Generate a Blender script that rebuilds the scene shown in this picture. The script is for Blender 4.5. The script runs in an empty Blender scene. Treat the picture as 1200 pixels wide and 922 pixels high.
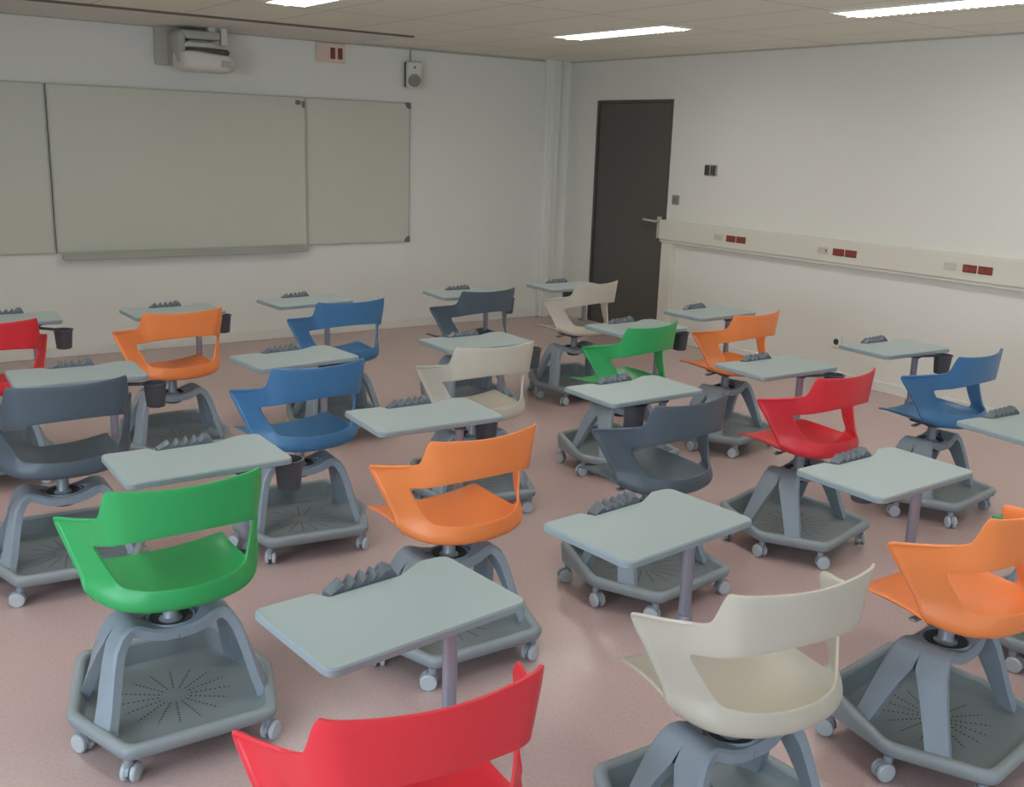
import bpy, bmesh, math, random
from mathutils import Vector, Matrix
random.seed(4)
PI = math.pi
scene = bpy.context.scene
COL = scene.collection

# ------------------------------------------------------------------ camera
F_PX = 1207.585
YAW, PITCH, ROLL = 0.626721, 0.239882, 0.032872
fw = Vector((math.sin(YAW)*math.cos(PITCH), math.cos(YAW)*math.cos(PITCH), -math.sin(PITCH)))
r0 = Vector((math.cos(YAW), -math.sin(YAW), 0)); u0 = r0.cross(fw)
rt = r0*math.cos(ROLL)+u0*math.sin(ROLL); up = -r0*math.sin(ROLL)+u0*math.cos(ROLL)
cam_d = bpy.data.cameras.new('camera'); cam = bpy.data.objects.new('camera', cam_d); COL.objects.link(cam)
cam_d.sensor_fit = 'HORIZONTAL'; cam_d.sensor_width = 36.0; cam_d.lens = 36.0*F_PX/1200.0
cam_d.clip_start = 0.05; cam_d.clip_end = 100
M = Matrix((rt, up, -fw)).transposed().to_4x4(); M.translation = Vector((-6.521, -8.2054, 1.70))
cam.matrix_world = M
scene.camera = cam

# ------------------------------------------------------------------ colour management, world
vs = scene.view_settings
vs.view_transform = 'Standard'; vs.look = 'None'; vs.gamma = 1.0; vs.use_curve_mapping = False
vs.exposure = 0.0
world = bpy.data.worlds.new('world'); scene.world = world; world.use_nodes = True
wb = world.node_tree.nodes['Background']
wb.inputs[0].default_value = (0.80, 0.90, 1.0, 1); wb.inputs[1].default_value = 0.5

# ------------------------------------------------------------------ room dimensions and lights
XL, YB, H = -8.6, -10.4, 2.463          # left wall, back wall, ceiling height (right wall x=0, front wall y=0)
LAMP_E = 6.0                            # emission of the ceiling lamps
DAY_E = 15.0                            # daylight behind each window (W)
WIN_BACK = [(-7.9, -5.9), (-5.5, -3.5), (-3.1, -1.1)]
WIN_LEFT = [(-9.4, -7.6), (-7.1, -5.3)]
WZ0, WZ1 = 0.95, 2.15
def area_light(name, loc, rot, sx, sy, power, color):
    l = bpy.data.lights.new(name, 'AREA'); l.shape = 'RECTANGLE'; l.size = sx; l.size_y = sy
    l.energy = power; l.color = color
    o = bpy.data.objects.new(name, l); COL.objects.link(o); o.location = loc; o.rotation_euler = rot
    return o
for (a, b) in WIN_BACK:
    area_light('daylight', ((a+b)/2, YB-0.35, (WZ0+WZ1)/2), (PI/2, 0, 0), b-a, WZ1-WZ0, DAY_E, (0.55, 0.78, 1.0))
for (a, b) in WIN_LEFT:
    area_light('daylight', (XL-0.35, (a+b)/2, (WZ0+WZ1)/2), (PI/2, 0, -PI/2), b-a, WZ1-WZ0, DAY_E*5.6, (0.70, 0.84, 1.0))

# ------------------------------------------------------------------ materials
def srgb(c):
    return tuple(((v/255)/12.92 if v/255 <= 0.04045 else ((v/255+0.055)/1.055)**2.4) for v in c)
def mat(name, rgb, rough=0.5, spec=0.5, metal=0.0, noise=0.0, nscale=30.0, bump=0.0, bscale=200.0, coat=0.0):
    m = bpy.data.materials.new(name); m.use_nodes = True
    nt = m.node_tree; b = nt.nodes['Principled BSDF']
    c = (*srgb(rgb), 1)
    b.inputs['Base Color'].default_value = c
    b.inputs['Roughness'].default_value = rough; b.inputs['Metallic'].default_value = metal
    b.inputs['Specular IOR Level'].default_value = spec
    if coat: b.inputs['Coat Weight'].default_value = coat
    if noise or bump:
        tc = nt.nodes.new('ShaderNodeTexCoord')
    if noise:
        n = nt.nodes.new('ShaderNodeTexNoise'); n.inputs['Scale'].default_value = nscale; n.inputs['Detail'].default_value = 4
        nt.links.new(tc.outputs['Object'], n.inputs['Vector'])
        mx = nt.nodes.new('ShaderNodeMixRGB'); mx.blend_type = 'MIX'
        mx.inputs[1].default_value = tuple(v*(1-noise) for v in c[:3])+(1,)
        mx.inputs[2].default_value = tuple(min(1, v*(1+noise)) for v in c[:3])+(1,)
        nt.links.new(n.outputs['Fac'], mx.inputs[0]); nt.links.new(mx.outputs[0], b.inputs['Base Color'])
    if bump:
        n2 = nt.nodes.new('ShaderNodeTexNoise'); n2.inputs['Scale'].default_value = bscale; n2.inputs['Detail'].default_value = 3
        nt.links.new(tc.outputs['Object'], n2.inputs['Vector'])
        bp = nt.nodes.new('ShaderNodeBump'); bp.inputs['Strength'].default_value = bump; bp.inputs['Distance'].default_value = 0.002
        nt.links.new(n2.outputs['Fac'], bp.inputs['Height']); nt.links.new(bp.outputs[0], b.inputs['Normal'])
    return m
def mat_emit(name, rgb, strength):
    m = bpy.data.materials.new(name); m.use_nodes = True
    b = m.node_tree.nodes['Principled BSDF']
    b.inputs['Base Color'].default_value = (0.9, 0.9, 0.9, 1)
    b.inputs['Emission Color'].default_value = (*rgb, 1); b.inputs['Emission Strength'].default_value = strength
    return m

M_WALL = mat('wall_paint', (234, 234, 226), 0.75, 0.3, noise=0.015, nscale=3, bump=0.25, bscale=120)
M_WALLR = mat('wall_paint_right', (230, 228, 219), 0.75, 0.3, noise=0.015, nscale=3, bump=0.25, bscale=120)
M_TRIM = mat('trim_white', (230, 228, 220), 0.5)
M_TRUNK = mat('trunking_plastic', (224, 220, 206), 0.45)
M_DOOR = mat('door_paint', (92, 89, 84), 0.45, 0.4, noise=0.05, nscale=2)
M_DOORF = mat('door_frame_paint', (82, 79, 74), 0.5)
M_METAL = mat('brushed_metal', (206, 198, 184), 0.4, metal=0.15)
M_BOARD = mat('whiteboard_enamel', (208, 209, 194), 0.28, 0.5, noise=0.01, nscale=1.5)
M_BOARDF = mat('whiteboard_frame', (190, 191, 180), 0.45)
M_LEDGE = mat('ledge_aluminium', (172, 174, 162), 0.45)
M_CORNER = mat('grey_corner_plastic', (118, 120, 112), 0.5)
M_PLUGR = mat('red_socket', (136, 62, 52), 0.45)
M_PLUGW = mat('cream_socket', (205, 200, 178), 0.45)
M_HOLE = mat('dark_hole', (35, 30, 30), 0.7)
M_PROJ = mat('projector_plastic', (222, 220, 210), 0.5)
M_PROJD = mat('projector_dark', (92, 88, 84), 0.6)
M_BRKT = mat('bracket_grey', (186, 184, 172), 0.5)
M_GRILLE = mat('speaker_grille', (150, 146, 136), 0.8)
M_GREYP = mat('grey_switch', (150, 147, 140), 0.5)
M_DARKP = mat('dark_switch', (66, 64, 60), 0.5)

def ceiling_material():
    m = mat('ceiling_tiles', (243, 246, 230), 0.9, 0.2, bump=0.3, bscale=150)
    nt = m.node_tree; b = nt.nodes['Principled BSDF']
    tc = nt.nodes.new('ShaderNodeTexCoord'); sp = nt.nodes.new('ShaderNodeSeparateXYZ'); nt.links.new(tc.outputs['Object'], sp.inputs[0])
    def seam(out, off, pitch, w):
        a = nt.nodes.new('ShaderNodeMath'); a.operation = 'ADD'; a.inputs[1].default_value = off; nt.links.new(out, a.inputs[0])
        d = nt.nodes.new('ShaderNodeMath'); d.operation = 'PINGPONG'; d.inputs[1].default_value = pitch/2; nt.links.new(a.outputs[0], d.inputs[0])
        l = nt.nodes.new('ShaderNodeMath'); l.operation = 'LESS_THAN'; l.inputs[1].default_value = w; nt.links.new(d.outputs[0], l.inputs[0])
        return l.outputs[0]
    s1 = seam(sp.outputs[0], 20*0.6+1.09, 0.6, 0.004)
    s2 = seam(sp.outputs[1], 10*1.17+1.93, 1.17, 0.0045)
    mx = nt.nodes.new('ShaderNodeMath'); mx.operation = 'MAXIMUM'; nt.links.new(s1, mx.inputs[0]); nt.links.new(s2, mx.inputs[1])
    mr = nt.nodes.new('ShaderNodeMixRGB'); mr.inputs[1].default_value = (*srgb((244, 245, 228)), 1); mr.inputs[2].default_value = (*srgb((188, 184, 170)), 1)
    nt.links.new(mx.outputs[0], mr.inputs[0]); nt.links.new(mr.outputs[0], b.inputs['Base Color'])
    return m
M_CEIL = ceiling_material()

def floor_material():
    m = bpy.data.materials.new('linoleum_floor'); m.use_nodes = True
    nt = m.node_tree; b = nt.nodes['Principled BSDF']
    tc = nt.nodes.new('ShaderNodeTexCoord')
    n = nt.nodes.new('ShaderNodeTexNoise'); n.inputs['Scale'].default_value = 90; n.inputs['Detail'].default_value = 6; n.inputs['Roughness'].default_value = 0.7
    n2 = nt.nodes.new('ShaderNodeTexNoise'); n2.inputs['Scale'].default_value = 0.9; n2.inputs['Detail'].default_value = 3
    for q in (n, n2): nt.links.new(tc.outputs['Object'], q.inputs['Vector'])
    cr = nt.nodes.new('ShaderNodeValToRGB'); cr.color_ramp.elements[0].position = 0.3; cr.color_ramp.elements[1].position = 0.7
    cr.color_ramp.elements[0].color = (*srgb((190, 163, 160)), 1); cr.color_ramp.elements[1].color = (*srgb((204, 178, 174)), 1)
    nt.links.new(n.outputs['Fac'], cr.inputs[0])
    mx = nt.nodes.new('ShaderNodeMixRGB'); mx.blend_type = 'MULTIPLY'; mx.inputs[0].default_value = 0.25
    nt.links.new(cr.outputs[0], mx.inputs[1]); nt.links.new(n2.outputs['Color'], mx.inputs[2])
    c2 = nt.nodes.new('ShaderNodeMixRGB'); c2.blend_type = 'MIX'; c2.inputs[0].default_value = 0.75
    nt.links.new(mx.outputs[0], c2.inputs[1]); nt.links.new(cr.outputs[0], c2.inputs[2])
    nt.links.new(c2.outputs[0], b.inputs['Base Color'])
    b.inputs['Roughness'].default_value = 0.27; b.inputs['Specular IOR Level'].default_value = 0.5
    bp = nt.nodes.new('ShaderNodeBump'); bp.inputs['Strength'].default_value = 0.06; bp.inputs['Distance'].default_value = 0.01
    n3 = nt.nodes.new('ShaderNodeTexNoise'); n3.inputs['Scale'].default_value = 9; nt.links.new(tc.outputs['Object'], n3.inputs['Vector'])
    nt.links.new(n3.outputs['Fac'], bp.inputs['Height']); nt.links.new(bp.outputs[0], b.inputs['Normal'])
    return m
M_FLOOR = floor_material()

SHELL = {
    'red': mat('red_plastic', (222, 50, 60), 0.38, 0.5),
    'orange': mat('orange_plastic', (246, 140, 76), 0.38, 0.5),
    'green': mat('green_plastic', (52, 166, 92), 0.38, 0.5),
    'blue': mat('blue_plastic', (66, 116, 160), 0.38, 0.5),
    'charcoal': mat('charcoal_plastic', (80, 92, 102), 0.42, 0.5),
    'beige': mat('beige_plastic', (196, 188, 172), 0.38, 0.5),
}
M_TRAYEDGE = mat('grey_plastic', (146, 154, 157), 0.5, 0.4, noise=0.02, nscale=40)
M_LEG = mat('blue_grey_plastic', (144, 155, 165), 0.45, 0.4)
M_DISH = mat('dark_dish', (62, 66, 70), 0.55)
M_COLUMN = mat('column_grey', (150, 156, 162), 0.35, metal=0.2)
M_POST = mat('post_metal', (160, 156, 168), 0.32, metal=0.25)
M_TOP = mat('tabletop_laminate', (158, 171, 170), 0.40, 0.5)
M_TOPE = mat('tabletop_edge', (140, 152, 156), 0.5)
M_PEN = mat('pen_tray_plastic', (94, 101, 107), 0.45)
M_CUP = mat('cup_plastic', (78, 78, 84), 0.5)
M_ARM = mat('arm_steel', (90, 92, 98), 0.45, metal=0.3)
M_WHEEL = mat('wheel_plastic', (188, 194, 200), 0.4)
M_HOOD = mat('caster_hood', (150, 158, 164), 0.45)
M_TYRE = mat('wheel_tread', (120, 124, 128), 0.6)

def tray_material():
    m = mat('tray_plastic', (130, 138, 140), 0.55, 0.35)
    nt = m.node_tree; b = nt.nodes['Principled BSDF']
    tc = nt.nodes.new('ShaderNodeTexCoord'); sp = nt.nodes.new('ShaderNodeSeparateXYZ'); nt.links.new(tc.outputs['Object'], sp.inputs[0])
    def mth(op, a, bb=None, c=None):
        n = nt.nodes.new('ShaderNodeMath'); n.operation = op
        for i, v in enumerate((a, bb, c)):
            if v is None: continue
            if isinstance(v, (int, float)): n.inputs[i].default_value = v
            else: nt.links.new(v, n.inputs[i])
        return n.outputs[0]
    x, y = sp.outputs[0], sp.outputs[1]
    r = mth('SQRT', mth('ADD', mth('MULTIPLY', x, x), mth('MULTIPLY', y, y)))
    ang = mth('ARCTAN2', y, x)
    N = 16
    fa = mth('SUBTRACT', mth('FRACT', mth('ADD', mth('MULTIPLY', ang, N/(2*PI)), 100.0)), 0.5)      # -0.5..0.5
    ta = mth('MULTIPLY', mth('MULTIPLY', fa, 2*PI/N), r)                                              # tangential metres
    P = 0.0135
    fr = mth('SUBTRACT', mth('FRACT', mth('DIVIDE', r, P)), 0.5); tr = mth('MULTIPLY', fr, P)
    d = mth('SQRT', mth('ADD', mth('MULTIPLY', ta, ta), mth('MULTIPLY', tr, tr)))
    hole = mth('LESS_THAN', d, 0.0034)
    hole = mth('MULTIPLY', hole, mth('GREATER_THAN', r, 0.035)); hole = mth('MULTIPLY', hole, mth('LESS_THAN', r, 0.155))
    mx = nt.nodes.new('ShaderNodeMixRGB'); mx.inputs[1].default_value = (*srgb((130, 138, 140)), 1); mx.inputs[2].default_value = (*srgb((45, 50, 54)), 1)
    nt.links.new(hole, mx.inputs[0]); nt.links.new(mx.outputs[0], b.inputs['Base Color'])
    return m
M_TRAY = tray_material()

# ------------------------------------------------------------------ mesh helpers
def obj(name, bm, mats, parent=None, smooth=None, loc=None, rotz=None):
    me = bpy.data.meshes.new(name)
    bmesh.ops.recalc_face_normals(bm, faces=bm.faces[:])
    bm.to_mesh(me); bm.free()
    if not isinstance(mats, (list, tuple)): mats = [mats]
    for m in mats: me.materials.append(m)
    if smooth is not None:
        me.polygons.foreach_set('use_smooth', [True]*len(me.polygons))
        me.set_sharp_from_angle(angle=math.radians(smooth))
    o = bpy.data.objects.new(name, me); COL.objects.link(o)
    if parent is not None: o.parent = parent
    if loc is not None: o.location = loc
    if rotz is not None: o.rotation_euler = (0, 0, rotz)
    return o
def add_box(bm, x0, x1, y0, y1, z0, z1, mi=0, bevel=0.0, seg=2, mat4=None):
    vs_ = [bm.verts.new((x, y, z)) for x in (x0, x1) for y in (y0, y1) for z in (z0, z1)]
    idx = [(0, 1, 3, 2), (4, 6, 7, 5), (0, 4, 5, 1), (2, 3, 7, 6), (0, 2, 6, 4), (1, 5, 7, 3)]
    fs = [bm.faces.new([vs_[i] for i in f]) for f in idx]
    for f in fs: f.material_index = mi
    if bevel > 0:
        es = list({e for f in fs for e in f.edges})
        r = bmesh.ops.bevel(bm, geom=es, offset=bevel, segments=seg, affect='EDGES', profile=0.5)
        for f in r['faces']: f.material_index = mi
        vs_ = list({v for f in r['faces'] for v in f.verts} | {v for v in vs_ if v.is_valid})
    if mat4 is not None: bmesh.ops.transform(bm, matrix=mat4, verts=[v for v in vs_ if v.is_valid])
    return vs_
def box_bm(x0, x1, y0, y1, z0, z1, bevel=0.0, seg=2):
    bm = bmesh.new(); add_box(bm, x0, x1, y0, y1, z0, z1, 0, bevel, seg); return bm
def lathe(bm, prof, c=(0, 0, 0), n=24, axis='z', mi=0, cap0=True, cap1=True):
    rings = []
    for (r, z) in prof:
        ring = []
        for k in range(n):
            a = 2*PI*k/n
            if axis == 'z': p = (c[0]+r*math.cos(a), c[1]+r*math.sin(a), c[2]+z)
            elif axis == 'x': p = (c[0]+z, c[1]+r*math.cos(a), c[2]+r*math.sin(a))
            else: p = (c[0]+r*math.cos(a), c[1]+z, c[2]+r*math.sin(a))
            ring.append(bm.verts.new(p))
        rings.append(ring)
    for i in range(len(rings)-1):
        for k in range(n):
            f = bm.faces.new((rings[i][k], rings[i][(k+1) % n], rings[i+1][(k+1) % n], rings[i+1][k])); f.material_index = mi
    if cap0: f = bm.faces.new(rings[0][::-1]); f.material_index = mi
    if cap1: f = bm.faces.new(rings[-1]); f.material_index = mi
    return rings
def tube(bm, pts, r, n=12, mi=0):
    pts = [Vector(p) for p in pts]; rings = []
    ref = Vector((0, 0, 1))
    for i, p in enumerate(pts):
        t = (pts[min(i+1, len(pts)-1)]-pts[max(i-1, 0)]).normalized()
        s = t.cross(ref)
        if s.length < 0.1: s = t.cross(Vector((1, 0, 0)))
        s.normalize(); w = s.cross(t).normalized()
        rr = r[i] if isinstance(r, (list, tuple)) else r
        rings.append([bm.verts.new(p+s*(rr*math.cos(2*PI*k/n))+w*(rr*math.sin(2*PI*k/n))) for k in range(n)])
    for i in range(len(rings)-1):
        for k in range(n):
            f = bm.faces.new((rings[i][k], rings[i][(k+1) % n], rings[i+1][(k+1) % n], rings[i+1][k])); f.material_index = mi
    for rg in (rings[0][::-1], rings[-1]):
        f = bm.faces.new(rg); f.material_index = mi
def round_poly(pts, rad, seg=5):
    out = []; n = len(pts)
    for i in range(n):
        p = Vector(pts[i]); a = Vector(pts[i-1]); b = Vector(pts[(i+1) % n])
        r = rad[i] if isinstance(rad, (list, tuple)) else rad
        da = (a-p).normalized(); db = (b-p).normalized()
        ang = da.angle(db); t = min(r/math.tan(ang/2), (a-p).length*0.48, (b-p).length*0.48)
        p0 = p+da*t; p1 = p+db*t
        for k in range(seg+1):
            s = k/seg
            out.append((1-s)**2*p0+2*s*(1-s)*p+s*s*p1)
    return out
def inset_poly(pts, d):
    # counter-clockwise polygon moved inwards by d
    n = len(pts); out = []
    for i in range(n):
        p = Vector(pts[i]); a = Vector(pts[i-1]); b = Vector(pts[(i+1) % n])
        e1 = (p-a).normalized(); e2 = (b-p).normalized()
        n1 = Vector((-e1.y, e1.x)); n2 = Vector((-e2.y, e2.x))
        m = (n1+n2); m = m/max(0.2, m.dot(n1))
        out.append(p+m*d)
    return out
def skin_rows(bm, rows, mi=0, closed=True):
    for i in range(len(rows)-1):
        n = len(rows[i])
        for k in range(n if closed else n-1):
            f = bm.faces.new((rows[i][k], rows[i][(k+1) % n], rows[i+1][(k+1) % n], rows[i+1][k]))
            f.material_index = mi[i] if isinstance(mi, (list, tuple)) else mi
def structure(o): o['kind'] = 'structure'; return o
def tag(o, label, cat, group=None):
    o['label'] = label; o['category'] = cat
    if group: o['group'] = group
    return o
def empty(name, loc, rz=0.0):
    o = bpy.data.objects.new(name, None); COL.objects.link(o); o.location = loc; o.rotation_euler = (0, 0, rz)
    o.empty_display_size = 0.1
    return o

# ------------------------------------------------------------------ room shell
T = 0.15
structure(obj('floor', box_bm(XL-T, T, YB-T, T, -0.1, 0.0), M_FLOOR))
structure(obj('ceiling', box_bm(XL-T, T, YB-T, T, H, H+0.1), M_CEIL))
structure(obj('wall_front', box_bm(XL-T, T, 0, T, 0, H), M_WALL))
DY0, DY1, DZ = -1.455, -0.43, 2.10         # door opening in the right wall
bm = bmesh.new()
add_box(bm, 0, T, DY1, 0, 0, H); add_box(bm, 0, T, YB, DY0, 0, H); add_box(bm, 0, T, DY0, DY1, DZ, H)
structure(obj('wall_right', bm, M_WALLR))
def wall_with_windows(name, wins, along):
    bm = bmesh.new()
    lo, hi = (XL, 0) if along == 'x' else (YB, 0)
    def seg(a, b, z0, z1):
        if along == 'x': add_box(bm, a, b, YB-T, YB, z0, z1)
        else: add_box(bm, XL-T, XL, a, b, z0, z1)
    seg(lo, hi, 0, WZ0); seg(lo, hi, WZ1, H)
    cur = lo
    for (a, b) in wins: seg(cur, a, WZ0, WZ1); cur = b
    seg(cur, hi, WZ0, WZ1)
    structure(obj(name, bm, M_WALL))
wall_with_windows('wall_back', WIN_BACK, 'x')
wall_with_windows('wall_left', WIN_LEFT, 'y')
k = 0
for wins, along in ((WIN_BACK, 'x'), (WIN_LEFT, 'y')):
    for (a, b) in wins:
        k += 1
        bm = bmesh.new()
        def fr(u0_, u1_, z0, z1):
            if along == 'x': add_box(bm, u0_, u1_, YB-0.10, YB-0.04, z0, z1, 0, 0.004, 1)
            else: add_box(bm, XL-0.10, XL-0.04, u0_, u1_, z0, z1, 0, 0.004, 1)
        fr(a, b, WZ0, WZ0+0.06); fr(a, b, WZ1-0.06, WZ1)
        for q in (a, (a+b)/2-0.03, b-0.06): fr(q, q+0.06, WZ0+0.06, WZ1-0.06)
        structure(obj('window_%d' % k, bm, M_TRIM))
# baseboards and boxed pipe, wall trunking drop
structure(obj('baseboard_front', box_bm(XL, -0.30, -0.014, 0, 0, 0.075, 0.003, 1), M_TRIM))
structure(obj('baseboard_right', box_bm(-0.014, 0, YB, -1.62, 0, 0.075, 0.003, 1), M_TRIM))
structure(obj('trim_1', box_bm(-0.325, -0.16, -0.07, 0, 0, H, 0.012, 2), M_WALL))
structure(obj('trim_2', box_bm(-0.30, -0.235, -0.09, -0.07, 0, H, 0.008, 2), M_WALL))
structure(obj('trim_3', box_bm(-0.05, 0, -1.60, -1.462, 0, 0.872, 0.006, 2), M_TRUNK))
# white infill along the ceiling above the boards, with a dark strip painted as the shadow gap in front of it
bm = bmesh.new()
add_box(bm, -6.6, -2.33, -0.93, -0.004, H-0.012, H, 0)
structure(obj('trim_4', bm, mat('infill_board', (232, 231, 221), 0.7)))
bm = bmesh.new(); add_box(bm, -6.6, -2.31, -0.955, -0.932, H-0.014, H, 0); add_box(bm, -2.328, -2.312, -0.932, -0.03, H-0.006, H, 0)
structure(obj('trim_5', bm, mat('painted_shadow_gap', (110, 106, 96), 0.7)))
bm = bmesh.new(); add_box(bm, -6.6, -0.33, -0.014, 0, H-0.02, H, 0)
structure(obj('trim_6', bm, mat('wall_angle', (182, 180, 168), 0.7)))
bm = bmesh.new(); add_box(bm, -0.014, 0, -7.5, 0, H-0.012, H, 0)
structure(obj('trim_7', bm, mat('wall_angle_right', (190, 186, 174), 0.7)))

# door
dr = structure(obj('door_1', box_bm(0.012, 0.055, DY0+0.028, DY1-0.028, 0.006, DZ-0.028, 0.003, 1), M_DOOR))
bm = bmesh.new()
add_box(bm, -0.006, 0.10, DY0, DY0+0.026, 0, DZ, 0, 0.003, 1); add_box(bm, -0.006, 0.10, DY1-0.026, DY1, 0, DZ, 0, 0.003, 1); add_box(bm, -0.006, 0.10, DY0+0.026, DY1-0.026, DZ-0.026, DZ, 0, 0.003, 1)
obj('door_frame', bm, M_DOORF, dr)
bm = bmesh.new()
add_box(bm, -0.002, 0.012, -1.39, -1.338, 0.895, 1.085, 0, 0.003, 2)
lathe(bm, [(0.012, -0.05), (0.012, 0.0)], (0.0, -1.365, 1.045), 16, 'x')
tube(bm, [(-0.045, -1.372, 1.045), (-0.05, -1.33, 1.046), (-0.05, -1.26, 1.05), (-0.05, -1.205, 1.053)], [0.011, 0.011, 0.010, 0.009], 12)
obj('door_handle', bm, M_METAL, dr, smooth=40)

# ------------------------------------------------------------------ whiteboards
def board(name, x0, x1, z0, z1, y, label, corners):
    root = empty(name, ((x0+x1)/2, 0, z0)); cx = (x0+x1)/2
    w = (x1-x0)/2; hh = z1-z0
    obj('board_surface', box_bm(-w+0.008, w-0.008, -y, -0.002, 0.008, hh-0.008), M_BOARD, root)
    bm = bmesh.new(); f = 0.012; d = y+0.006
    add_box(bm, -w, w, -d, 0, hh-f, hh, 0, 0.002, 1); add_box(bm, -w, w, -d, 0, 0, f, 0, 0.002, 1)
    add_box(bm, -w, -w+f, -d, 0, f, hh-f, 0, 0.002, 1); add_box(bm, w-f, w, -d, 0, f, hh-f, 0, 0.002, 1)
    obj('frame', bm, M_BOARDF, root)
    for (sx, sz) in corners:
        bm = bmesh.new(); s = 0.055
        px, pz = (w if sx > 0 else -w), (hh if sz > 0 else 0)
        tri = [(px, pz), (px-sx*s, pz), (px-sx*s*0.9, pz-sz*s*0.5), (px-sx*s*0.5, pz-sz*s*0.9), (px, pz-sz*s)]
        lo = [bm.verts.new((a, -d-0.004, b)) for a, b in tri]; hi = [bm.verts.new((a, -d+0.004, b)) for a, b in tri]
        bm.faces.new(lo); bm.faces.new(hi[::-1])
        for i in range(5): bm.faces.new((lo[i], hi[i], hi[(i+1) % 5], lo[(i+1) % 5]))
        obj('corner_cap', bm, M_CORNER, root)
    tag(root, label, 'whiteboard')
    return root
mb = board('whiteboard', -4.80, -2.80, 0.785, 2.0, 0.035, 'large central whiteboard with a long pen ledge below it', [])
bm = bmesh.new(); add_box(bm, -0.97, 0.98, -0.095, -0.042, -0.045, -0.004, 0, 0.006, 2); add_box(bm, -0.97, 0.98, -0.1, -0.092, -0.045, 0.008, 0, 0.002, 1)
obj('pen_ledge', bm, M_LEDGE, mb)
bm = bmesh.new(); add_box(bm, 0.91, 0.95, -0.05, -0.035, 1.15, 1.185, 0, 0.003, 1); add_box(bm, 0.965, 0.99, -0.05, -0.035, 1.13, 1.18, 0, 0.003, 1)
obj('corner_clip', bm, M_CORNER, mb)
board('whiteboard', -2.795, -1.80, 0.785, 2.0, 0.022, 'narrow whiteboard wing with grey corner caps, right of the large board', [(1, 1), (1, -1)])
board('whiteboard', -5.80, -4.805, 0.785, 2.0, 0.022, 'whiteboard wing cut by the left edge of the photo, left of the large board', [(-1, 1), (-1, -1)])

# ------------------------------------------------------------------ projector on the front wall
pr = empty('projector', (-3.70, 0, 2.13))
obj('wall_plate', box_bm(-0.31, -0.11, -0.05, -0.001, 0.045, 0.325, 0.015, 3), M_BRKT, pr, smooth=40)
bm = bmesh.new()
add_box(bm, -0.20, 0.10, -0.30, 0.0, 0.23, 0.29, 0, 0.012, 2); add_box(bm, -0.22, -0.17, -0.31, -0.02, 0.06, 0.27, 0, 0.008, 2)
obj('wall_bracket', bm, M_BRKT, pr, smooth=40)
# body: rounded flattened shape with sloping top
bm = bmesh.new()
outl = [(-0.235, -0.12), (-0.20, -0.40), (0.12, -0.42), (0.205, -0.34), (0.21, -0.12)]
rows = []
for (d, z) in ((0.05, 0.0), (0.012, 0.02), (0.0, 0.05), (0.0, 0.095), (0.006, 0.112), (0.03, 0.122)):
    pts = round_poly(inset_poly(outl, d), 0.07, 6)
    rows.append([bm.verts.new((q.x, q.y, z+ (0.02*(q.x < 0) if z > 0.1 else 0))) for q in pts])
skin_rows(bm, rows); bm.faces.new(rows[0][::-1]); bm.faces.new(rows[-1])
obj('projector_body', bm, M_PROJ, pr, smooth=45)
bm = bmesh.new(); rows = []
for (d, z) in ((0.05, 0.124), (0.04, 0.15), (0.05, 0.165)):
    pts = round_poly(inset_poly(outl, d), 0.05, 4); rows.append([bm.verts.new((q.x, q.y, z)) for q in pts])
skin_rows(bm, rows); bm.faces.new(rows[0][::-1]); bm.faces.new(rows[-1])
obj('gap_shade', bm, M_PROJD, pr, smooth=45)  # solid dark slab, stands in for shade in the gap under the mounting head
bm = bmesh.new(); rows = []
for (d, z) in ((0.03, 0.166), (0.02, 0.175), (0.03, 0.2), (0.09, 0.225)):
    pts = round_poly(inset_poly([(-0.22, -0.05), (-0.2, -0.36), (0.08, -0.36), (0.1, -0.05)], d), 0.03, 4); rows.append([bm.verts.new((q.x, q.y, z)) for q in pts])
skin_rows(bm, rows); bm.faces.new(rows[0][::-1]); bm.faces.new(rows[-1])
obj('mounting_head', bm, M_PROJ, pr, smooth=45)
obj('vent_grille', box_bm(0.06, 0.125, -0.428, -0.405, 0.035, 0.08, 0.002, 1), M_BRKT, pr)
bm = bmesh.new()
add_box(bm, 0.02, 0.075, -0.27, -0.22, 0.27, 0.33-0.001, 0, 0.004, 1); add_box(bm, 0.115, 0.165, -0.27, -0.22, 0.20, 0.33-0.001, 0, 0.004, 1)
obj('ceiling_post', bm, M_PROJ, pr)
tag(pr, 'white short-throw projector on a bracket high on the front wall above the large whiteboard', 'projector')

# speaker
sp_ = empty('wall_speaker', (-1.80, 0, 2.10))
obj('wall_mount', box_bm(-0.055, 0.035, -0.03, -0.001, 0.03, 0.24, 0.004, 1), M_PROJD, sp_)
bm = bmesh.new(); mm = Matrix.Translation((0, -0.075, 0.125)) @ Matrix.Rotation(math.radians(-22), 4, 'Z') @ Matrix.Rotation(math.radians(8), 4, 'X')
add_box(bm, -0.065, 0.065, -0.05, 0.05, -0.11, 0.12, 0, 0.018, 3, mm)
obj('cabinet', bm, M_PROJ, sp_, smooth=45)
bm = bmesh.new(); lathe(bm, [(0.055, -0.004), (0.055, -0.010), (0.048, -0.016), (0.02, -0.018)], (0, -0.05, -0.035), 28, 'y')
lathe(bm, [(0.012, -0.003), (0.012, -0.006)], (0, -0.05, 0.075), 16, 'y')
bmesh.ops.transform(bm, matrix=mm, verts=bm.verts[:])
obj('grille', bm, M_GRILLE, sp_, smooth=45)
tag(sp_, 'small white wall loudspeaker with round grey grille above the right whiteboard wing', 'speaker')
cb = obj('cable', box_bm(-1.80, -1.79, -0.008, 0, 2.345, H-0.021), M_GREYP)
tag(cb, 'thin grey cable running from the ceiling down to the wall loudspeaker', 'cable')

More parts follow.
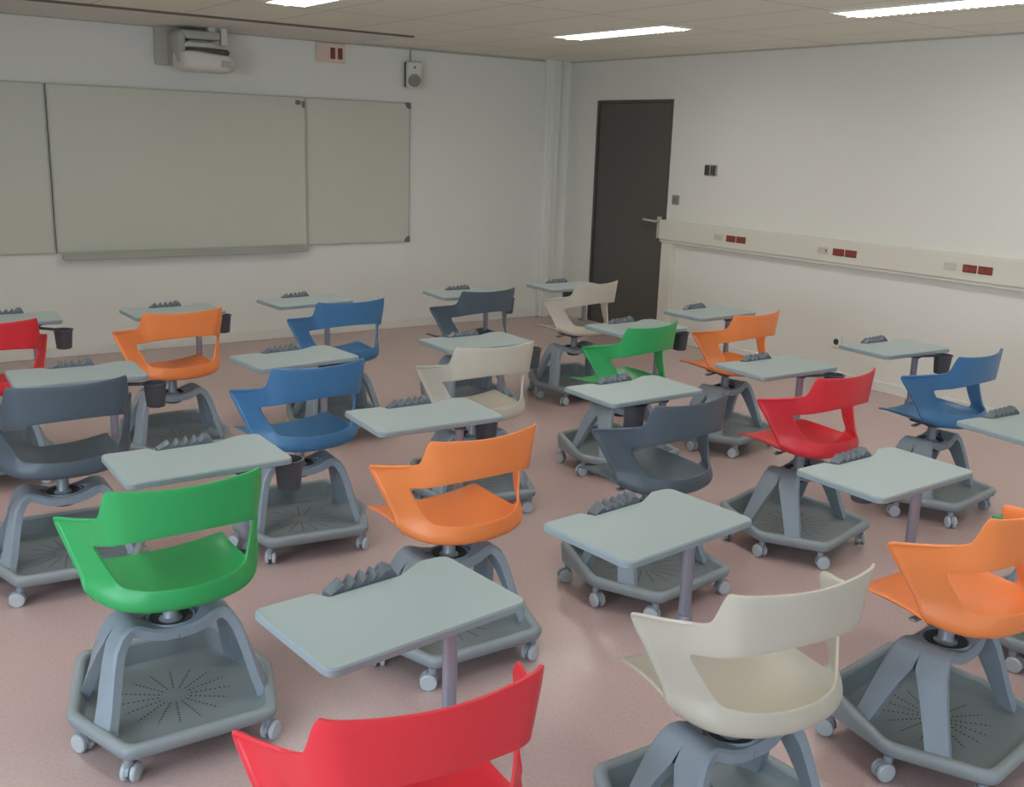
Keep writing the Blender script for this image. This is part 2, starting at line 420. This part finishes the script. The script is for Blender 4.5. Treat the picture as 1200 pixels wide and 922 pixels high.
# ceiling-level socket plate
sk = empty('wall_socket', (-2.56, 0, 2.285))
obj('socket_plate', box_bm(-0.13, 0.13, -0.022, -0.001, 0, 0.155, 0.004, 1), mat('socket_plate', (226, 208, 190), 0.5), sk)
for cx in (0.015, 0.082):
    o = obj('red_outlet', box_bm(cx-0.021, cx+0.021, -0.03, -0.0225, 0.030, 0.120, 0.004, 1), M_PLUGR, sk)
tag(sk, 'cream socket plate with two dark red outlets high on the front wall beside the projector', 'socket')

# ------------------------------------------------------------------ right wall items
TR_D = 0.062
tk = obj('wall_trunking', None or (lambda b: (add_box(b, -TR_D, -0.001, -8.6, -1.436, 0.895, 1.065, 0, 0.006, 2), add_box(b, -TR_D+0.012, -0.001, -8.6, -1.436, 0.872, 0.895, 0, 0.003, 1), b)[-1])(bmesh.new()), M_TRUNK)
tag(tk, 'long white cable trunking running along the right wall at desk height', 'trunking')
names = ['nearest the door', 'in the middle', 'nearest the right edge of the photo']
for gi, y0 in enumerate((-2.10, -3.17, -4.22, -5.30)):
    rt_ = empty('socket_group', (-TR_D, y0, 0.95))
    o = obj('blank_module', box_bm(-0.006, -0.0005, -0.10, -0.005, 0.004, 0.05, 0.003, 1), M_PLUGW, rt_)
    if gi == 1:
        bmh = bmesh.new(); lathe(bmh, [(0.006, -0.009), (0.006, -0.0062)], (0, -0.085, 0.027), 12, 'x'); obj('jack_hole', bmh, M_HOLE, o)
    for q in (-0.145, -0.255):
        red = obj('red_outlet', box_bm(-0.008, -0.0005, q-0.10, q, 0.0, 0.052, 0.003, 1), M_PLUGR, rt_)
        bm = bmesh.new()
        for dy in (-0.075, -0.028):
            lathe(bm, [(0.017, -0.0095), (0.017, -0.0082)], (0, q+dy, 0.026), 18, 'x', 0)
            for e in (-0.007, 0.007): lathe(bm, [(0.0025, -0.011), (0.0025, -0.0096)], (0, q+dy, 0.026+e), 8, 'x', 1)
        obj('outlet_face', bm, [mat('outlet_face_red', (150, 74, 62), 0.45), M_HOLE], red)
    lab = ('cream and dark red outlets on the trunking, set ' + names[gi]) if gi < 3 else 'row of one cream and two dark red outlets on the trunking outside the photo to the right'
    if gi < 3: tag(rt_, lab, 'socket', 'sockets on the wall trunking')
    else:
        for ch in list(rt_.children):
            for g in list(ch.children): bpy.data.objects.remove(g)
            bpy.data.objects.remove(ch)
        bpy.data.objects.remove(rt_)
th = empty('thermostat', (0, -1.96, 1.47))
obj('housing', box_bm(-0.02, -0.001, -0.065, 0.065, 0, 0.092, 0.005, 2), M_GREYP, th)
bm = bmesh.new(); add_box(bm, -0.025, -0.0205, 0.012, 0.06, 0.008, 0.084); add_box(bm, -0.025, -0.0205, -0.058, -0.032, 0.008, 0.084)
add_box(bm, -0.024, -0.0205, -0.022, -0.008, 0.012, 0.08)
obj('dark_panel', bm, M_DARKP, th)
tag(th, 'small dark grey wall control with two vertical stripes on the right wall', 'wall control')
sw = empty('light_switch', (0, -1.56, 1.205))
obj('switch_plate', box_bm(-0.012, -0.001, -0.042, 0.042, 0, 0.083, 0.004, 2), M_GREYP, sw)
obj('rocker', box_bm(-0.018, -0.0125, -0.024, 0.024, 0.018, 0.065, 0.003, 1), mat('rocker_grey', (128, 125, 118), 0.5), sw)
tag(sw, 'small square grey light switch on the wall just right of the door', 'light switch')
so = empty('wall_socket', (0, -3.39, 0.255))
obj('socket_plate', box_bm(-0.012, -0.001, -0.045, 0.045, 0, 0.085, 0.004, 2), M_TRIM, so)
bm = bmesh.new(); lathe(bm, [(0.022, -0.016), (0.024, -0.0125)], (0, 0, 0.045), 20, 'x', 0)
obj('outlet', bm, M_DARKP, so)
tag(so, 'white low wall socket with a dark round outlet above the right baseboard', 'socket')

# ------------------------------------------------------------------ ceiling lamps
M_LAMP = mat_emit('lamp_tube', (1.0, 0.972, 0.925), LAMP_E*2.25)
M_LOUV = mat('lamp_louvre', (235, 235, 228), 0.3, metal=0.2)
def lamp(cx, cy, label=None):
    r = empty('ceiling_lamp', (cx, cy, H))
    L, W = 0.58, 0.12
    bm = bmesh.new()
    add_box(bm, -W-0.012, -W, -L-0.012, L+0.012, -0.010, -0.001); add_box(bm, W, W+0.012, -L-0.012, L+0.012, -0.010, -0.001)
    add_box(bm, -W, W, -L-0.012, -L, -0.010, -0.001); add_box(bm, -W, W, L, L+0.012, -0.010, -0.001)
    obj('lamp_frame', bm, M_LOUV, r)
    obj('diffuser', box_bm(-W+0.001, W-0.001, -L+0.001, L-0.001, -0.004, -0.001), M_LAMP, r)
    bm = bmesh.new()
    for i in range(1, 24):
        y = -L+i*2*L/24
        add_box(bm, -W+0.002, W-0.002, y-0.0015, y+0.0015, -0.016, -0.0045)
    add_box(bm, -0.002, 0.002, -L, L, -0.020, -0.0165)
    obj('louvre', bm, M_LOUV, r)
    tag(r, label or 'ceiling lamp', 'lamp', 'louvred ceiling lamps')
    return r
lamp(-1.535, -2.44, 'bright louvred ceiling strip lamp nearest the door corner')
lamp(-1.40, -4.83, 'bright louvred ceiling strip lamp cut by the top right of the photo')
lamp(-3.84, -2.62, 'bright louvred ceiling strip lamp above the projector, cut by the top edge')
for (a, b, t) in ((-3.84, -5.0, 'louvred ceiling strip lamp over the middle of the room, above the frame'), (-6.2, -2.62, 'louvred ceiling strip lamp at the front left, above the frame'),
                  (-6.2, -5.0, 'louvred ceiling strip lamp over the left rows, above the frame'),
                  (-3.84, -6.95, 'added louvred ceiling strip lamp over the nearest chairs, above the frame'), (-1.40, -6.95, 'added louvred ceiling strip lamp at the rear right, above the frame')):  # rear pair: unseen, added to brighten the near seats from above
    lamp(a, b, t)

# ------------------------------------------------------------------ the swivel chair with tablet: meshes
def shell_bm(thick=0.007):
    # left half columns from arm front edge (0) to rear centre (6); levels: base, cutout bottom, cutout top, top edge
    Lh = [
        [(-.226, -.070, .482), (-.236, -.045, .535), (-.257, -.004, .615), (-.275, .042, .683)],
        [(-.222, -.085, .477), (-.230, -.060, .532), (-.252, -.020, .617), (-.270, .022, .688)],
        [(-.208, -.125, .470), (-.203, -.108, .528), (-.233, -.055, .626), (-.252, -.035, .698)],
        [(-.185, -.158, .464), (-.173, -.146, .524), (-.222, -.088, .636), (-.240, -.080, .708)],
        [(-.165, -.175, .461), (-.150, -.166, .522), (-.218, -.112, .641), (-.228, -.118, .718)],
        [(-.145, -.187, .459), (-.132, -.181, .520), (-.206, -.146, .650), (-.219, -.146, .728)],
        [(-.133, -.193, .458), (-.120, -.189, .5195), (-.199, -.163, .654), (-.217, -.160, .742)],
        [(-.121, -.198, .457), (-.109, -.195, .519), (-.188, -.176, .658), (-.211, -.176, .790)],
        [(-.110, -.202, .456), (-.098, -.199, .518), (-.177, -.187, .662), (-.206, -.186, .812)],
        [(-.100, -.205, .4555), (-.088, -.202, .5175), (-.165, -.195, .6645), (-.196, -.194, .8095)],
        [(-.090, -.208, .455), (-.078, -.205, .517), (-.150, -.203, .667), (-.180, -.205, .808)],
        [(-.045, -.217, .454), (-.039, -.215, .516), (-.080, -.220, .673), (-.095, -.227, .803)],
        [(0, -.220, .454), (0, -.218, .516), (0, -.226, .675), (0, -.238, .801)],
    ]
    n = len(Lh)
    cols = Lh + [[(-x, y, z) for (x, y, z) in c] for c in Lh[-2::-1]]
    NC = len(cols)
    bm = bmesh.new()
    V = [[bm.verts.new(p) for p in c] for c in cols]
    cr = bm.edges.layers.float.get('crease_edge') or bm.edges.layers.float.new('crease_edge')
    CUT = 3
    # extra mid rows between the levels for pillars/band
    mid01 = [bm.verts.new(tuple(0.5*(a+b) for a, b in zip(c[0], c[1]))) for c in cols]
    for j, c in enumerate(cols):     # belly out the lower lip a little
        mid01[j].co += Vector((c[0][0]*0.05, -0.004, -0.004))
    mid12 = [bm.verts.new(tuple(0.5*(a+b) for a, b in zip(c[1], c[2]))) if (j <= CUT or j >= NC-1-CUT) else None for j, c in enumerate(cols)]
    mid23 = [bm.verts.new(tuple(0.5*(a+b) for a, b in zip(c[2], c[3]))) for c in cols]
    for j in range(NC-1):
        k = j+1
        bm.faces.new((V[j][0], V[k][0], mid01[k], mid01[j])); bm.faces.new((mid01[j], mid01[k], V[k][1], V[j][1]))
        if k <= CUT or j >= NC-1-CUT:
            bm.faces.new((V[j][1], V[k][1], mid12[k], mid12[j])); bm.faces.new((mid12[j], mid12[k], V[k][2], V[j][2]))
        bm.faces.new((V[j][2], V[k][2], mid23[k], mid23[j])); bm.faces.new((mid23[j], mid23[k], V[k][3], V[j][3]))
    # seat pan
    S = (0.12, 0.3, 0.5, 0.7, 0.88, 1.0)
    Frow = []
    for j in range(NC):
        u = -1+2*j/(NC-1); a = abs(u)
        sgn = -1 if u < 0 else 1
        xs = sgn*0.223*(a**0.9 if a > 0 else 0)
        ys = 0.195-0.022*a**3
        Frow.append((xs, ys, 0.470+0.028*a**2.5))
    prev = [V[j][0] for j in range(NC)]
    for s in S:
        row = []
        for j in range(NC):
            b = cols[j][0]; f = Frow[j]; a = abs(-1+2*j/(NC-1))
            x = (b[0]+(f[0]-b[0])*s)*(1-0.05*math.sin(PI*s)); y = b[1]+(f[1]-b[1])*s
            ze = b[2]+(f[2]-b[2])*s+0.006*math.sin(PI*s)*a**4
            dip = 0.018*math.sin(PI*min(1, s*1.05))**0.8*(1-a**2.2) if 0 < s < 0.95 else 0
            if s == 1.0: ze -= 0.004
            row.append(bm.verts.new((x, y, ze-dip)))
        for j in range(NC-1): bm.faces.new((prev[j+1], prev[j], row[j], row[j+1]))
        prev = row
    # outward curled flange along the front edge of both arms and the top of the armrests
    for side in (0, 1):
        sx = -1 if side == 0 else 1
        jj = 0 if side == 0 else NC-1
        chain = [V[jj][0], mid01[jj], V[jj][1], mid12[jj], V[jj][2], mid23[jj], V[jj][3]]
        amt = [0.002, 0.007, 0.010, 0.013, 0.014, 0.015, 0.014]
        prev_e = chain
        out_ = [bm.verts.new(v.co+Vector((sx*a, a*0.25, 0.0))) for v, a in zip(chain, amt)]
        for k in range(len(chain)-1): bm.faces.new((chain[k], chain[k+1], out_[k+1], out_[k]))
        tops = [V[j][3] for j in (range(0, 6) if side == 0 else range(NC-1, NC-7, -1))]
        at = [None, 0.015, 0.012, 0.008, 0.005, 0.001]
        to = [out_[-1]]+[bm.verts.new(v.co+Vector((sx*a, 0, 0.001))) for v, a in zip(tops[1:4], at[1:4])]
        for k in range(3): bm.faces.new((tops[k], tops[k+1], to[k+1], to[k]))
        bm.faces.new((tops[3], tops[4], to[3]))
    # creases: arm tips and the back's top corners, side edges where pan meets the arm
    bm.edges.ensure_lookup_table()
    def crease(a, b, v):
        e = bm.edges.get((a, b))
        if e: e[cr] = v
    tmp = bpy.data.meshes.new('t'); 
    bmesh.ops.recalc_face_normals(bm, faces=bm.faces[:])
    bm.to_mesh(tmp); bm.free()
    o = bpy.data.objects.new('t', tmp); COL.objects.link(o)
    m1 = o.modifiers.new('s', 'SUBSURF'); m1.levels = 2; m1.render_levels = 2
    m2 = o.modifiers.new('k', 'SOLIDIFY'); m2.thickness = thick; m2.offset = 0; m2.use_even_offset = True
    m3 = o.modifiers.new('b', 'BEVEL'); m3.width = 0.002; m3.segments = 2; m3.limit_method = 'ANGLE'; m3.angle_limit = math.radians(50)
    dg = bpy.context.evaluated_depsgraph_get(); ev = o.evaluated_get(dg)
    out = bmesh.new(); out.from_mesh(ev.to_mesh())
    ev.to_mesh_clear(); bpy.data.objects.remove(o); bpy.data.meshes.remove(tmp)
    return out

HEX = [(-.212, .262), (-.300, .0), (-.212, -.272), (.212, -.272), (.300, .0), (.212, .262)]   # ccw
def tray_bm():
    bm = bmesh.new(); rows = []
    prof = [(0.045, 'b', 0.070), (0.020, 'b', 0.074), (0.006, 'b', 0.084), (0.0, 'r', -0.018), (0.001, 'r', -0.008), (0.006, 'r', -0.001), (0.014, 'r', 0.001),
            (0.026, 'r', -0.001), (0.032, 'r', -0.007), (0.040, 'f', 0.098), (0.050, 'f', 0.089), (0.066, 'f', 0.086)]
    def rim(q):
        z = 0.120
        if q.y > 0.10: z += 0.030*min(1, (q.y-0.10)/0.12)
        d = math.hypot(abs(q.x)-0.19, q.y-0.24)
        z += 0.022*max(0, 1-d/0.09)
        return z
    for (d, kind, z) in prof:
        pts = round_poly(inset_poly(HEX, d), [0.045-0.3*d, 0.06, 0.045-0.3*d]*2, 6)
        rows.append([bm.verts.new((q.x, q.y, z if kind != 'r' else rim(q)+z)) for q in pts])
    skin_rows(bm, rows, [0]*8+[1]*3)
    f = bm.faces.new(rows[0][::-1]); f.material_index = 0
    f = bm.faces.new(rows[-1]); f.material_index = 1
    return bm
def leg_frame_bm():
    # x, z, outer half width, inner half width of the side arches
    prof = [(0.0, .338, .082, .060), (0.035, .339, .082, .052), (0.066, .346, .080, .030), (0.086, .354, .076, .004), (0.110, .364, .074, 0), (0.136, .364, .076, 0), (0.160, .346, .082, 0), (0.183, .310, .090, .004), (0.205, .262, .103, .028),
            (0.228, .210, .117, .050), (0.252, .160, .131, .070), (0.274, .120, .144, .086), (0.278, .100, .150, .092)]
    bm = bmesh.new()
    th = 0.032
    nor = []
    for i in range(len(prof)):
        a = prof[max(0, i-1)]; b = prof[min(len(prof)-1, i+1)]
        t = Vector((b[0]-a[0], b[1]-a[1])).normalized(); nor.append(Vector((t.y, -t.x)))
    for sx in (-1, 1):
        for sy in (-1, 1):
            R = []
            for i, (x, z, wo, wi) in enumerate(prof):
                nx = nor[i]; w0 = max(wi, 0.0)
                k = min(1, max(0, (0.33-z)/0.2))            # the feet follow the slanted rim of the tray
                sh = lambda w: -0.34*w*k
                o0 = (sx*(x+sh(w0)), sy*w0, z); o1 = (sx*(x+sh(wo)), sy*(wo-0.008), z); o2 = (sx*(x+sh(wo)+nx.x*0.008), sy*wo, z+nx.y*0.008)
                i1 = (sx*(x+sh(wo)+nx.x*th), sy*(wo-0.002), z+nx.y*th); i0 = (sx*(x+sh(w0)+nx.x*th), sy*w0, z+nx.y*th)
                R.append([bm.verts.new(p) for p in (o0, o1, o2, i1, i0)])
            for i in range(len(R)-1):
                for k in range(5):
                    if k == 4 and prof[i][3] <= 0.004 and prof[i+1][3] <= 0.004 and prof[i][0] < 0.17: continue
                    bm.faces.new((R[i][k], R[i][(k+1) % 5], R[i+1][(k+1) % 5], R[i+1][k]))
            bm.faces.new(R[-1])
    # ring of the dish between the shoulders
    lathe(bm, [(0.036, -0.026), (0.060, -0.024), (0.070, -0.014), (0.070, -0.005), (0.066, -0.001), (0.060, -0.005), (0.056, -0.012), (0.036, -0.018)], (0, 0, 0.345), 36, 'z', 0, True, True)
    bmesh.ops.remove_doubles(bm, verts=bm.verts[:], dist=0.0002)
    return bm
def caster_bm():
    bm = bmesh.new()
    for s in (-1, 1):
        x0, x1 = (0.006, 0.021) if s > 0 else (-0.021, -0.006)
        lathe(bm, [(0.010, x0-0.0002), (0.0245, x0), (0.0275, x0+0.003), (0.0275, x1-0.004), (0.024, x1), (0.012, x1+0.0012)], (0, 0.012, 0.0275), 20, 'x', 0)
    # hood
    rows = []
    for k in range(9):
        a = math.radians(5+k*170/8)
        ring = []
        for (x, r) in ((-0.0055, 0.020), (-0.0055, 0.031), (0.0055, 0.031), (0.0055, 0.020)):
            ring.append(bm.verts.new((x, 0.012+r*math.cos(a), 0.0275+r*math.sin(a))))
        rows.append(ring)
    skin_rows(bm, rows, 1); f = bm.faces.new(rows[0][::-1]); f.material_index = 1; f = bm.faces.new(rows[-1]); f.material_index = 1
    lathe(bm, [(0.011, 0.052), (0.013, 0.058), (0.013, 0.074)], (0, 0, 0), 14, 'z', 1)
    return bm
def column_bm():
    bm = bmesh.new()
    lathe(bm, [(0.033, 0.3325), (0.033, 0.337), (0.025, 0.341), (0.022, 0.345), (0.022, 0.405), (0.026, 0.409), (0.026, 0.424)], (0, 0, 0), 24)
    return bm
def seat_plate_bm():
    bm = bmesh.new(); rows = []
    base = [(-.085, -.095), (.085, -.095), (.085, .095), (-.085, .095)]
    for (d, z) in ((0.014, 0.424), (0.0, 0.430), (0.0, 0.4375), (0.006, 0.441)):
        rows.append([bm.verts.new((q.x, q.y, z)) for q in round_poly(inset_poly(base, d), 0.045, 5)])
    skin_rows(bm, rows); bm.faces.new(rows[0][::-1]); bm.faces.new(rows[-1])
    return bm
def lever_bm():
    bm = bmesh.new()
    tube(bm, [(-0.03, 0.02, 0.428), (-0.08, 0.025, 0.426), (-0.10, 0.028, 0.425)], 0.0045, 10, 0)
    add_box(bm, -0.140, -0.098, 0.018, 0.040, 0.418, 0.429, 0, 0.005, 2)
    return bm
def hubcap_bm():
    bm = bmesh.new(); lathe(bm, [(0.034, 0.285), (0.042, 0.288), (0.045, 0.294), (0.045, 0.3185)], (0, 0, 0), 28); return bm
R_ARM = 0.30
def arm_bm():
    # in arm space: +x points from the hub to the post
    bm = bmesh.new()
    path = [(0.03, 0.4185), (0.10, 0.4185), (0.18, 0.4195), (0.245, 0.423), (0.275, 0.430), (R_ARM+0.012, 0.432)]
    rows = []
    for (x, z) in path:
        w = 0.024 if x < 0.28 else 0.019
        rows.append([bm.verts.new(p) for p in ((x, -w, z-0.006), (x, w, z-0.006), (x, w, z+0.004), (x, -w, z+0.004))])
    skin_rows(bm, rows); bm.faces.new(rows[0][::-1]); bm.faces.new(rows[-1])
    lathe(bm, [(0.030, 0.4095), (0.040, 0.412), (0.040, 0.4235)], (0, 0, 0), 24, 'z', 0, True, True)
    lathe(bm, [(0.021, 0.424), (0.023, 0.428), (0.023, 0.440), (0.019, 0.455)], (R_ARM, 0, 0), 20, 'z', 1)
    return bm
def post_bm():
    bm = bmesh.new(); lathe(bm, [(0.0165, 0.4555), (0.0165, 0.702)], (0, 0, 0), 20)
    return bm
TT = 0.740
def tabletop_bm():
    bm = bmesh.new()
    out = [(-.250, -.160), (.250, -.160), (.262, .150), (.190, .158), (.105, .118), (-.078, .118), (-.098, .156), (-.238, .160)]
    rad = [.030, .030, .030, .03, .03, .01, .01, .022]
    rows = []
    for (d, z) in ((0.004, TT-0.020), (0.0, TT-0.017), (0.0, TT-0.004), (0.0035, TT)):
        pts = round_poly(inset_poly(out, d), [max(0.004, r-d) for r in rad], 5)
        rows.append([bm.verts.new((q.x, q.y, z)) for q in pts])
    skin_rows(bm, rows, [1, 1, 1]); f = bm.faces.new(rows[0][::-1]); f.material_index = 1
    f = bm.faces.new(rows[-1]); f.material_index = 0
    return bm
def pentray_bm():
    # low wedge with four notches and a rounded hump at its right end
    bm = bmesh.new()
    x0, x1 = -0.075, 0.098
    key = [(0, .003), (.20, .023), (.235, .007), (.30, .010), (.37, .024), (.405, .008), (.47, .011), (.54, .025), (.575, .009), (.64, .012), (.70, .026),
           (.735, .011), (.79, .018), (.84, .027), (.90, .0285), (.95, .025), (.985, .015), (1.0, .004)]
    N = 100; prof = []
    for i in range(N+1):
        s = i/N
        for a, b in zip(key, key[1:]):
            if a[0] <= s <= b[0]: hgt = a[1]+(b[1]-a[1])*(s-a[0])/(b[0]-a[0])
        prof.append((x0+(x1-x0)*s, hgt))
    rows = []
    for (y, k) in ((0.121, 0.62), (0.129, 1.0), (0.146, 1.0), (0.154, 0.8)):
        top = [bm.verts.new((x, y+0.012*(k*z/0.03)-0.006, TT-0.010+0.010+z*k)) for (x, z) in prof]
        rows.append(top)
    bot0 = [bm.verts.new((x, 0.1195, TT-0.016)) for (x, z) in prof]; bot1 = [bm.verts.new((x, 0.154, TT-0.016)) for (x, z) in prof]
    allr = [bot0]+rows+[bot1]
    for i in range(len(allr)-1):
        for j in range(N): bm.faces.new((allr[i][j], allr[i][j+1], allr[i+1][j+1], allr[i+1][j]))
    for j in range(N): bm.faces.new((bot1[j], bot1[j+1], bot0[j+1], bot0[j]))
    bm.faces.new([r[0] for r in allr]); bm.faces.new([r[-1] for r in allr][::-1])
    return bm
PX, PY = 0.130, -0.040          # where the post meets the tabletop, in tabletop space
def bracket_bm():
    bm = bmesh.new()
    rows = []
    for (d, z) in ((0.004, 0.7025), (0.0, 0.706), (0.0, 0.7195)):
        rows.append([bm.verts.new((q.x+PX, q.y+PY, z)) for q in round_poly(inset_poly([(-.10, -.045), (.035, -.045), (.035, .045), (-.10, .045)], d), 0.02, 4)])
    skin_rows(bm, rows); bm.faces.new(rows[0][::-1]); bm.faces.new(rows[-1])
    return bm
R_CUP = 0.165
def cup_bm():
    # cup space: origin at the post, +x towards the cup
    bm = bmesh.new()
    lathe(bm, [(0.033, -0.100), (0.037, -0.097), (0.045, -0.006), (0.050, -0.004), (0.050, 0.0), (0.042, 0.0), (0.035, -0.090), (0.030, -0.092)], (R_CUP, 0, 0.692), 28, 'z', 0)
    return bm
def cup_arm_bm():
    bm = bmesh.new()
    add_box(bm, 0.012, R_CUP-0.043, -0.012, 0.012, 0.682, 0.692, 0, 0.002, 1)
    lathe(bm, [(0.026, 0.680), (0.026, 0.694)], (0, 0, 0), 20)
    return bm

CASTERS = [(-.195, .222), (-.268, 0), (-.195, -.232), (.195, -.232), (.268, 0), (.195, .222)]
def make_chair(color):
    root = empty('tablet_chair', (0, 0, 0))
    base = obj('base_tray', tray_bm(), [M_TRAYEDGE, M_TRAY], root, smooth=40)
    for i, (x, y) in enumerate(CASTERS):
        c = obj('caster', caster_bm() if i == 0 else bmesh.new(), [M_WHEEL, M_HOOD], base, smooth=40, loc=(x, y, 0), rotz=random.uniform(0, 6.28))
        if i == 0: proto = c.data
        else: c.data = proto
    obj('leg_frame', leg_frame_bm(), M_LEG, root, smooth=40)
    obj('hub_cap', hubcap_bm(), M_ARM, root, smooth=40)
    obj('hub_dish', (lambda b: (lathe(b, [(0.036, 0.328), (0.055, 0.334), (0.059, 0.342), (0.054, 0.338), (0.036, 0.332)], (0, 0, 0), 32), b)[-1])(bmesh.new()), M_DISH, root, smooth=40)
    obj('column', column_bm(), M_COLUMN, root, smooth=40)
    sh = obj('seat_shell', shell_bm(), SHELL[color], root, smooth=45)
    obj('seat_plate', seat_plate_bm(), M_ARM, sh, smooth=40)
    obj('height_lever', lever_bm(), M_COLUMN, sh, smooth=40)
    obj('swing_arm', arm_bm(), [M_ARM, M_POST], root, smooth=40)
    obj('post', post_bm(), M_POST, root, smooth=40)
    tp = obj('tabletop', tabletop_bm(), [M_TOP, M_TOPE], root, smooth=40)
    obj('pen_tray', pentray_bm(), M_PEN, tp, smooth=35)
    obj('bracket', bracket_bm(), M_ARM, tp, smooth=40)
    ch = obj('cup_holder', cup_bm(), M_CUP, root, smooth=40)
    obj('cup_arm', cup_arm_bm(), M_ARM, ch, smooth=40)
    return root
def dup(root):
    r = root.copy(); COL.objects.link(r)
    for ch in list(root.children):
        c = ch.copy(); COL.objects.link(c); c.parent = r
        for g in list(ch.children):
            d = g.copy(); COL.objects.link(d); d.parent = c
    return r
def kid(root, kind):
    for c in root.children:
        if c.name.split('.')[0] == kind: return c
MESH_CACHE = {}
def pose(root, color, x, y, seat, base, tx, ty, trot, cup):
    """x,y hub on the floor; seat/base/tablet yaw in degrees; tx,ty centre of the tabletop; cup: angle of the cup holder arm"""
    root.location = (x, y, 0)
    b = kid(root, 'base_tray'); rb = math.radians(base)
    for n in ('base_tray', 'leg_frame', 'hub_dish'): kid(root, n).rotation_euler = (0, 0, rb)
    sh = kid(root, 'seat_shell'); sh.rotation_euler = (0, 0, math.radians(seat))
    if color not in MESH_CACHE:
        me = sh.data.copy(); me.materials.clear(); me.materials.append(SHELL[color]); MESH_CACHE[color] = me
    sh.data = MESH_CACHE[color]
    t = math.radians(trot); c, s = math.cos(t), math.sin(t)
    px = tx+c*PX-s*PY-x; py = ty+s*PX+c*PY-y
    a = math.atan2(py, px); qx, qy = R_ARM*math.cos(a), R_ARM*math.sin(a)
    kid(root, 'swing_arm').rotation_euler = (0, 0, a)
    kid(root, 'post').location = (qx, qy, 0)
    # the tabletop keeps its seen place; its bracket and the post meet by moving the post when the reach differs
    d = math.hypot(px, py)
    kid(root, 'swing_arm').scale = (d/R_ARM, 1, 1)
    kid(root, 'post').location = (px, py, 0)
    tp = kid(root, 'tabletop'); tp.location = (tx-x, ty-y, 0); tp.rotation_euler = (0, 0, t)
    cu = kid(root, 'cup_holder'); cu.location = (px, py, 0); cu.rotation_euler = (0, 0, t+math.radians(cup))
    for cst in b.children:
        if cst.name.startswith('caster'): cst.rotation_euler = (0, 0, random.uniform(0, 2*PI))

G = 'swivel chairs with tablet tops'
CH = [
 ('red', -5.730, -2.757, -1.1, 0.0, -5.583, -2.474, -4.3, -45, 'red swivel tablet chair cut by the left edge, front row below the left whiteboard wing'),
 ('charcoal', -5.709, -4.159, 1.5, -4.7, -5.581, -3.911, -1.9, -20, 'charcoal swivel tablet chair cut by the left edge, between red and green ones'),
 ('orange', -4.857, -2.816, 4.4, 0.0, -4.766, -2.573, 2.8, 14, 'orange swivel tablet chair in the front row below the large whiteboard'),
 ('blue', -3.915, -2.857, 0.8, 0.0, -3.959, -2.521, 4.9, 0, 'blue swivel tablet chair in the front row, below the right end of the large whiteboard'),
 ('blue', -4.789, -4.285, 3.5, -7.4, -4.681, -3.998, 6.1, 0, 'blue swivel tablet chair left of centre, second row, its whole tray base showing'),
 ('green', -5.701, -5.432, 0.7, -0.9, -5.542, -5.227, 0.3, 8, 'bright green swivel tablet chair at the lower left with its full tray base showing'),
 ('orange', -4.764, -5.445, 2.1, -1.0, -4.680, -5.122, -2.4, 22, 'orange swivel tablet chair in the middle of the room'),
 ('charcoal', -2.959, -2.805, 4.1, 0.0, -2.883, -2.636, -3.2, 0, 'charcoal swivel tablet chair in the front row, below the right whiteboard wing'),
 ('beige', -3.898, -4.272, -3.0, -8.0, -3.741, -4.045, 0.0, -15, 'beige swivel tablet chair in the centre of the room, behind the front charcoal one'),
 ('beige', -2.098, -2.803, 8.6, -6.6, -2.037, -2.622, -0.9, 95, 'beige swivel tablet chair in the front row beside the dark door'),
 ('green', -2.898, -4.195, 8.9, 7.5, -2.720, -4.092, 0.3, -3, 'green swivel tablet chair right of centre, in front of the dark door'),
 ('charcoal', -3.857, -5.446, 5.0, 6.6, -3.730, -5.191, 0.3, 184, 'charcoal swivel tablet chair in the centre right, facing the board between green and beige ones'),
 ('orange', -2.055, -4.161, 5.3, 9.3, -1.952, -3.898, 2.1, 0, 'orange swivel tablet chair near the right wall under the cable trunking'),
 ('red', -2.944, -5.435, 3.5, 12.0, -2.823, -5.156, -1.7, -25, 'red swivel tablet chair on the right side with its tray base and casters in view'),
 ('blue', -1.972, -5.454, 4.2, 6.2, -1.888, -5.131, -3.6, -18, 'blue swivel tablet chair closest to the right wall'),
 ('orange', -3.877, -6.735, -0.1, 7.0, -3.769, -6.401, 1.1, 110, 'orange swivel tablet chair at the lower right edge of the photo'),
 ('beige', -4.768, -6.728, -7.9, -2.0, -4.723, -6.352, 5.7, 110, 'beige swivel tablet chair at the bottom, right of the bottom red one'),
 ('red', -5.680, -6.702, -6.7, 0.0, -5.540, -6.440, 5.9, 110, 'red swivel tablet chair at the bottom edge of the photo'),
 ('green', -2.965, -6.62, 2.0, 0.0, -2.77, -6.335, -4.0, 20, 'green swivel tablet chair mostly outside the right edge, beyond the near orange one'),
]
proto = make_chair('orange')
roots = []
for i, c in enumerate(CH):
    roots.append(proto if i == 0 else dup(proto))
for r, c in zip(roots, CH):
    pose(r, c[0], *c[1:9]); tag(r, c[9], 'chair', G)
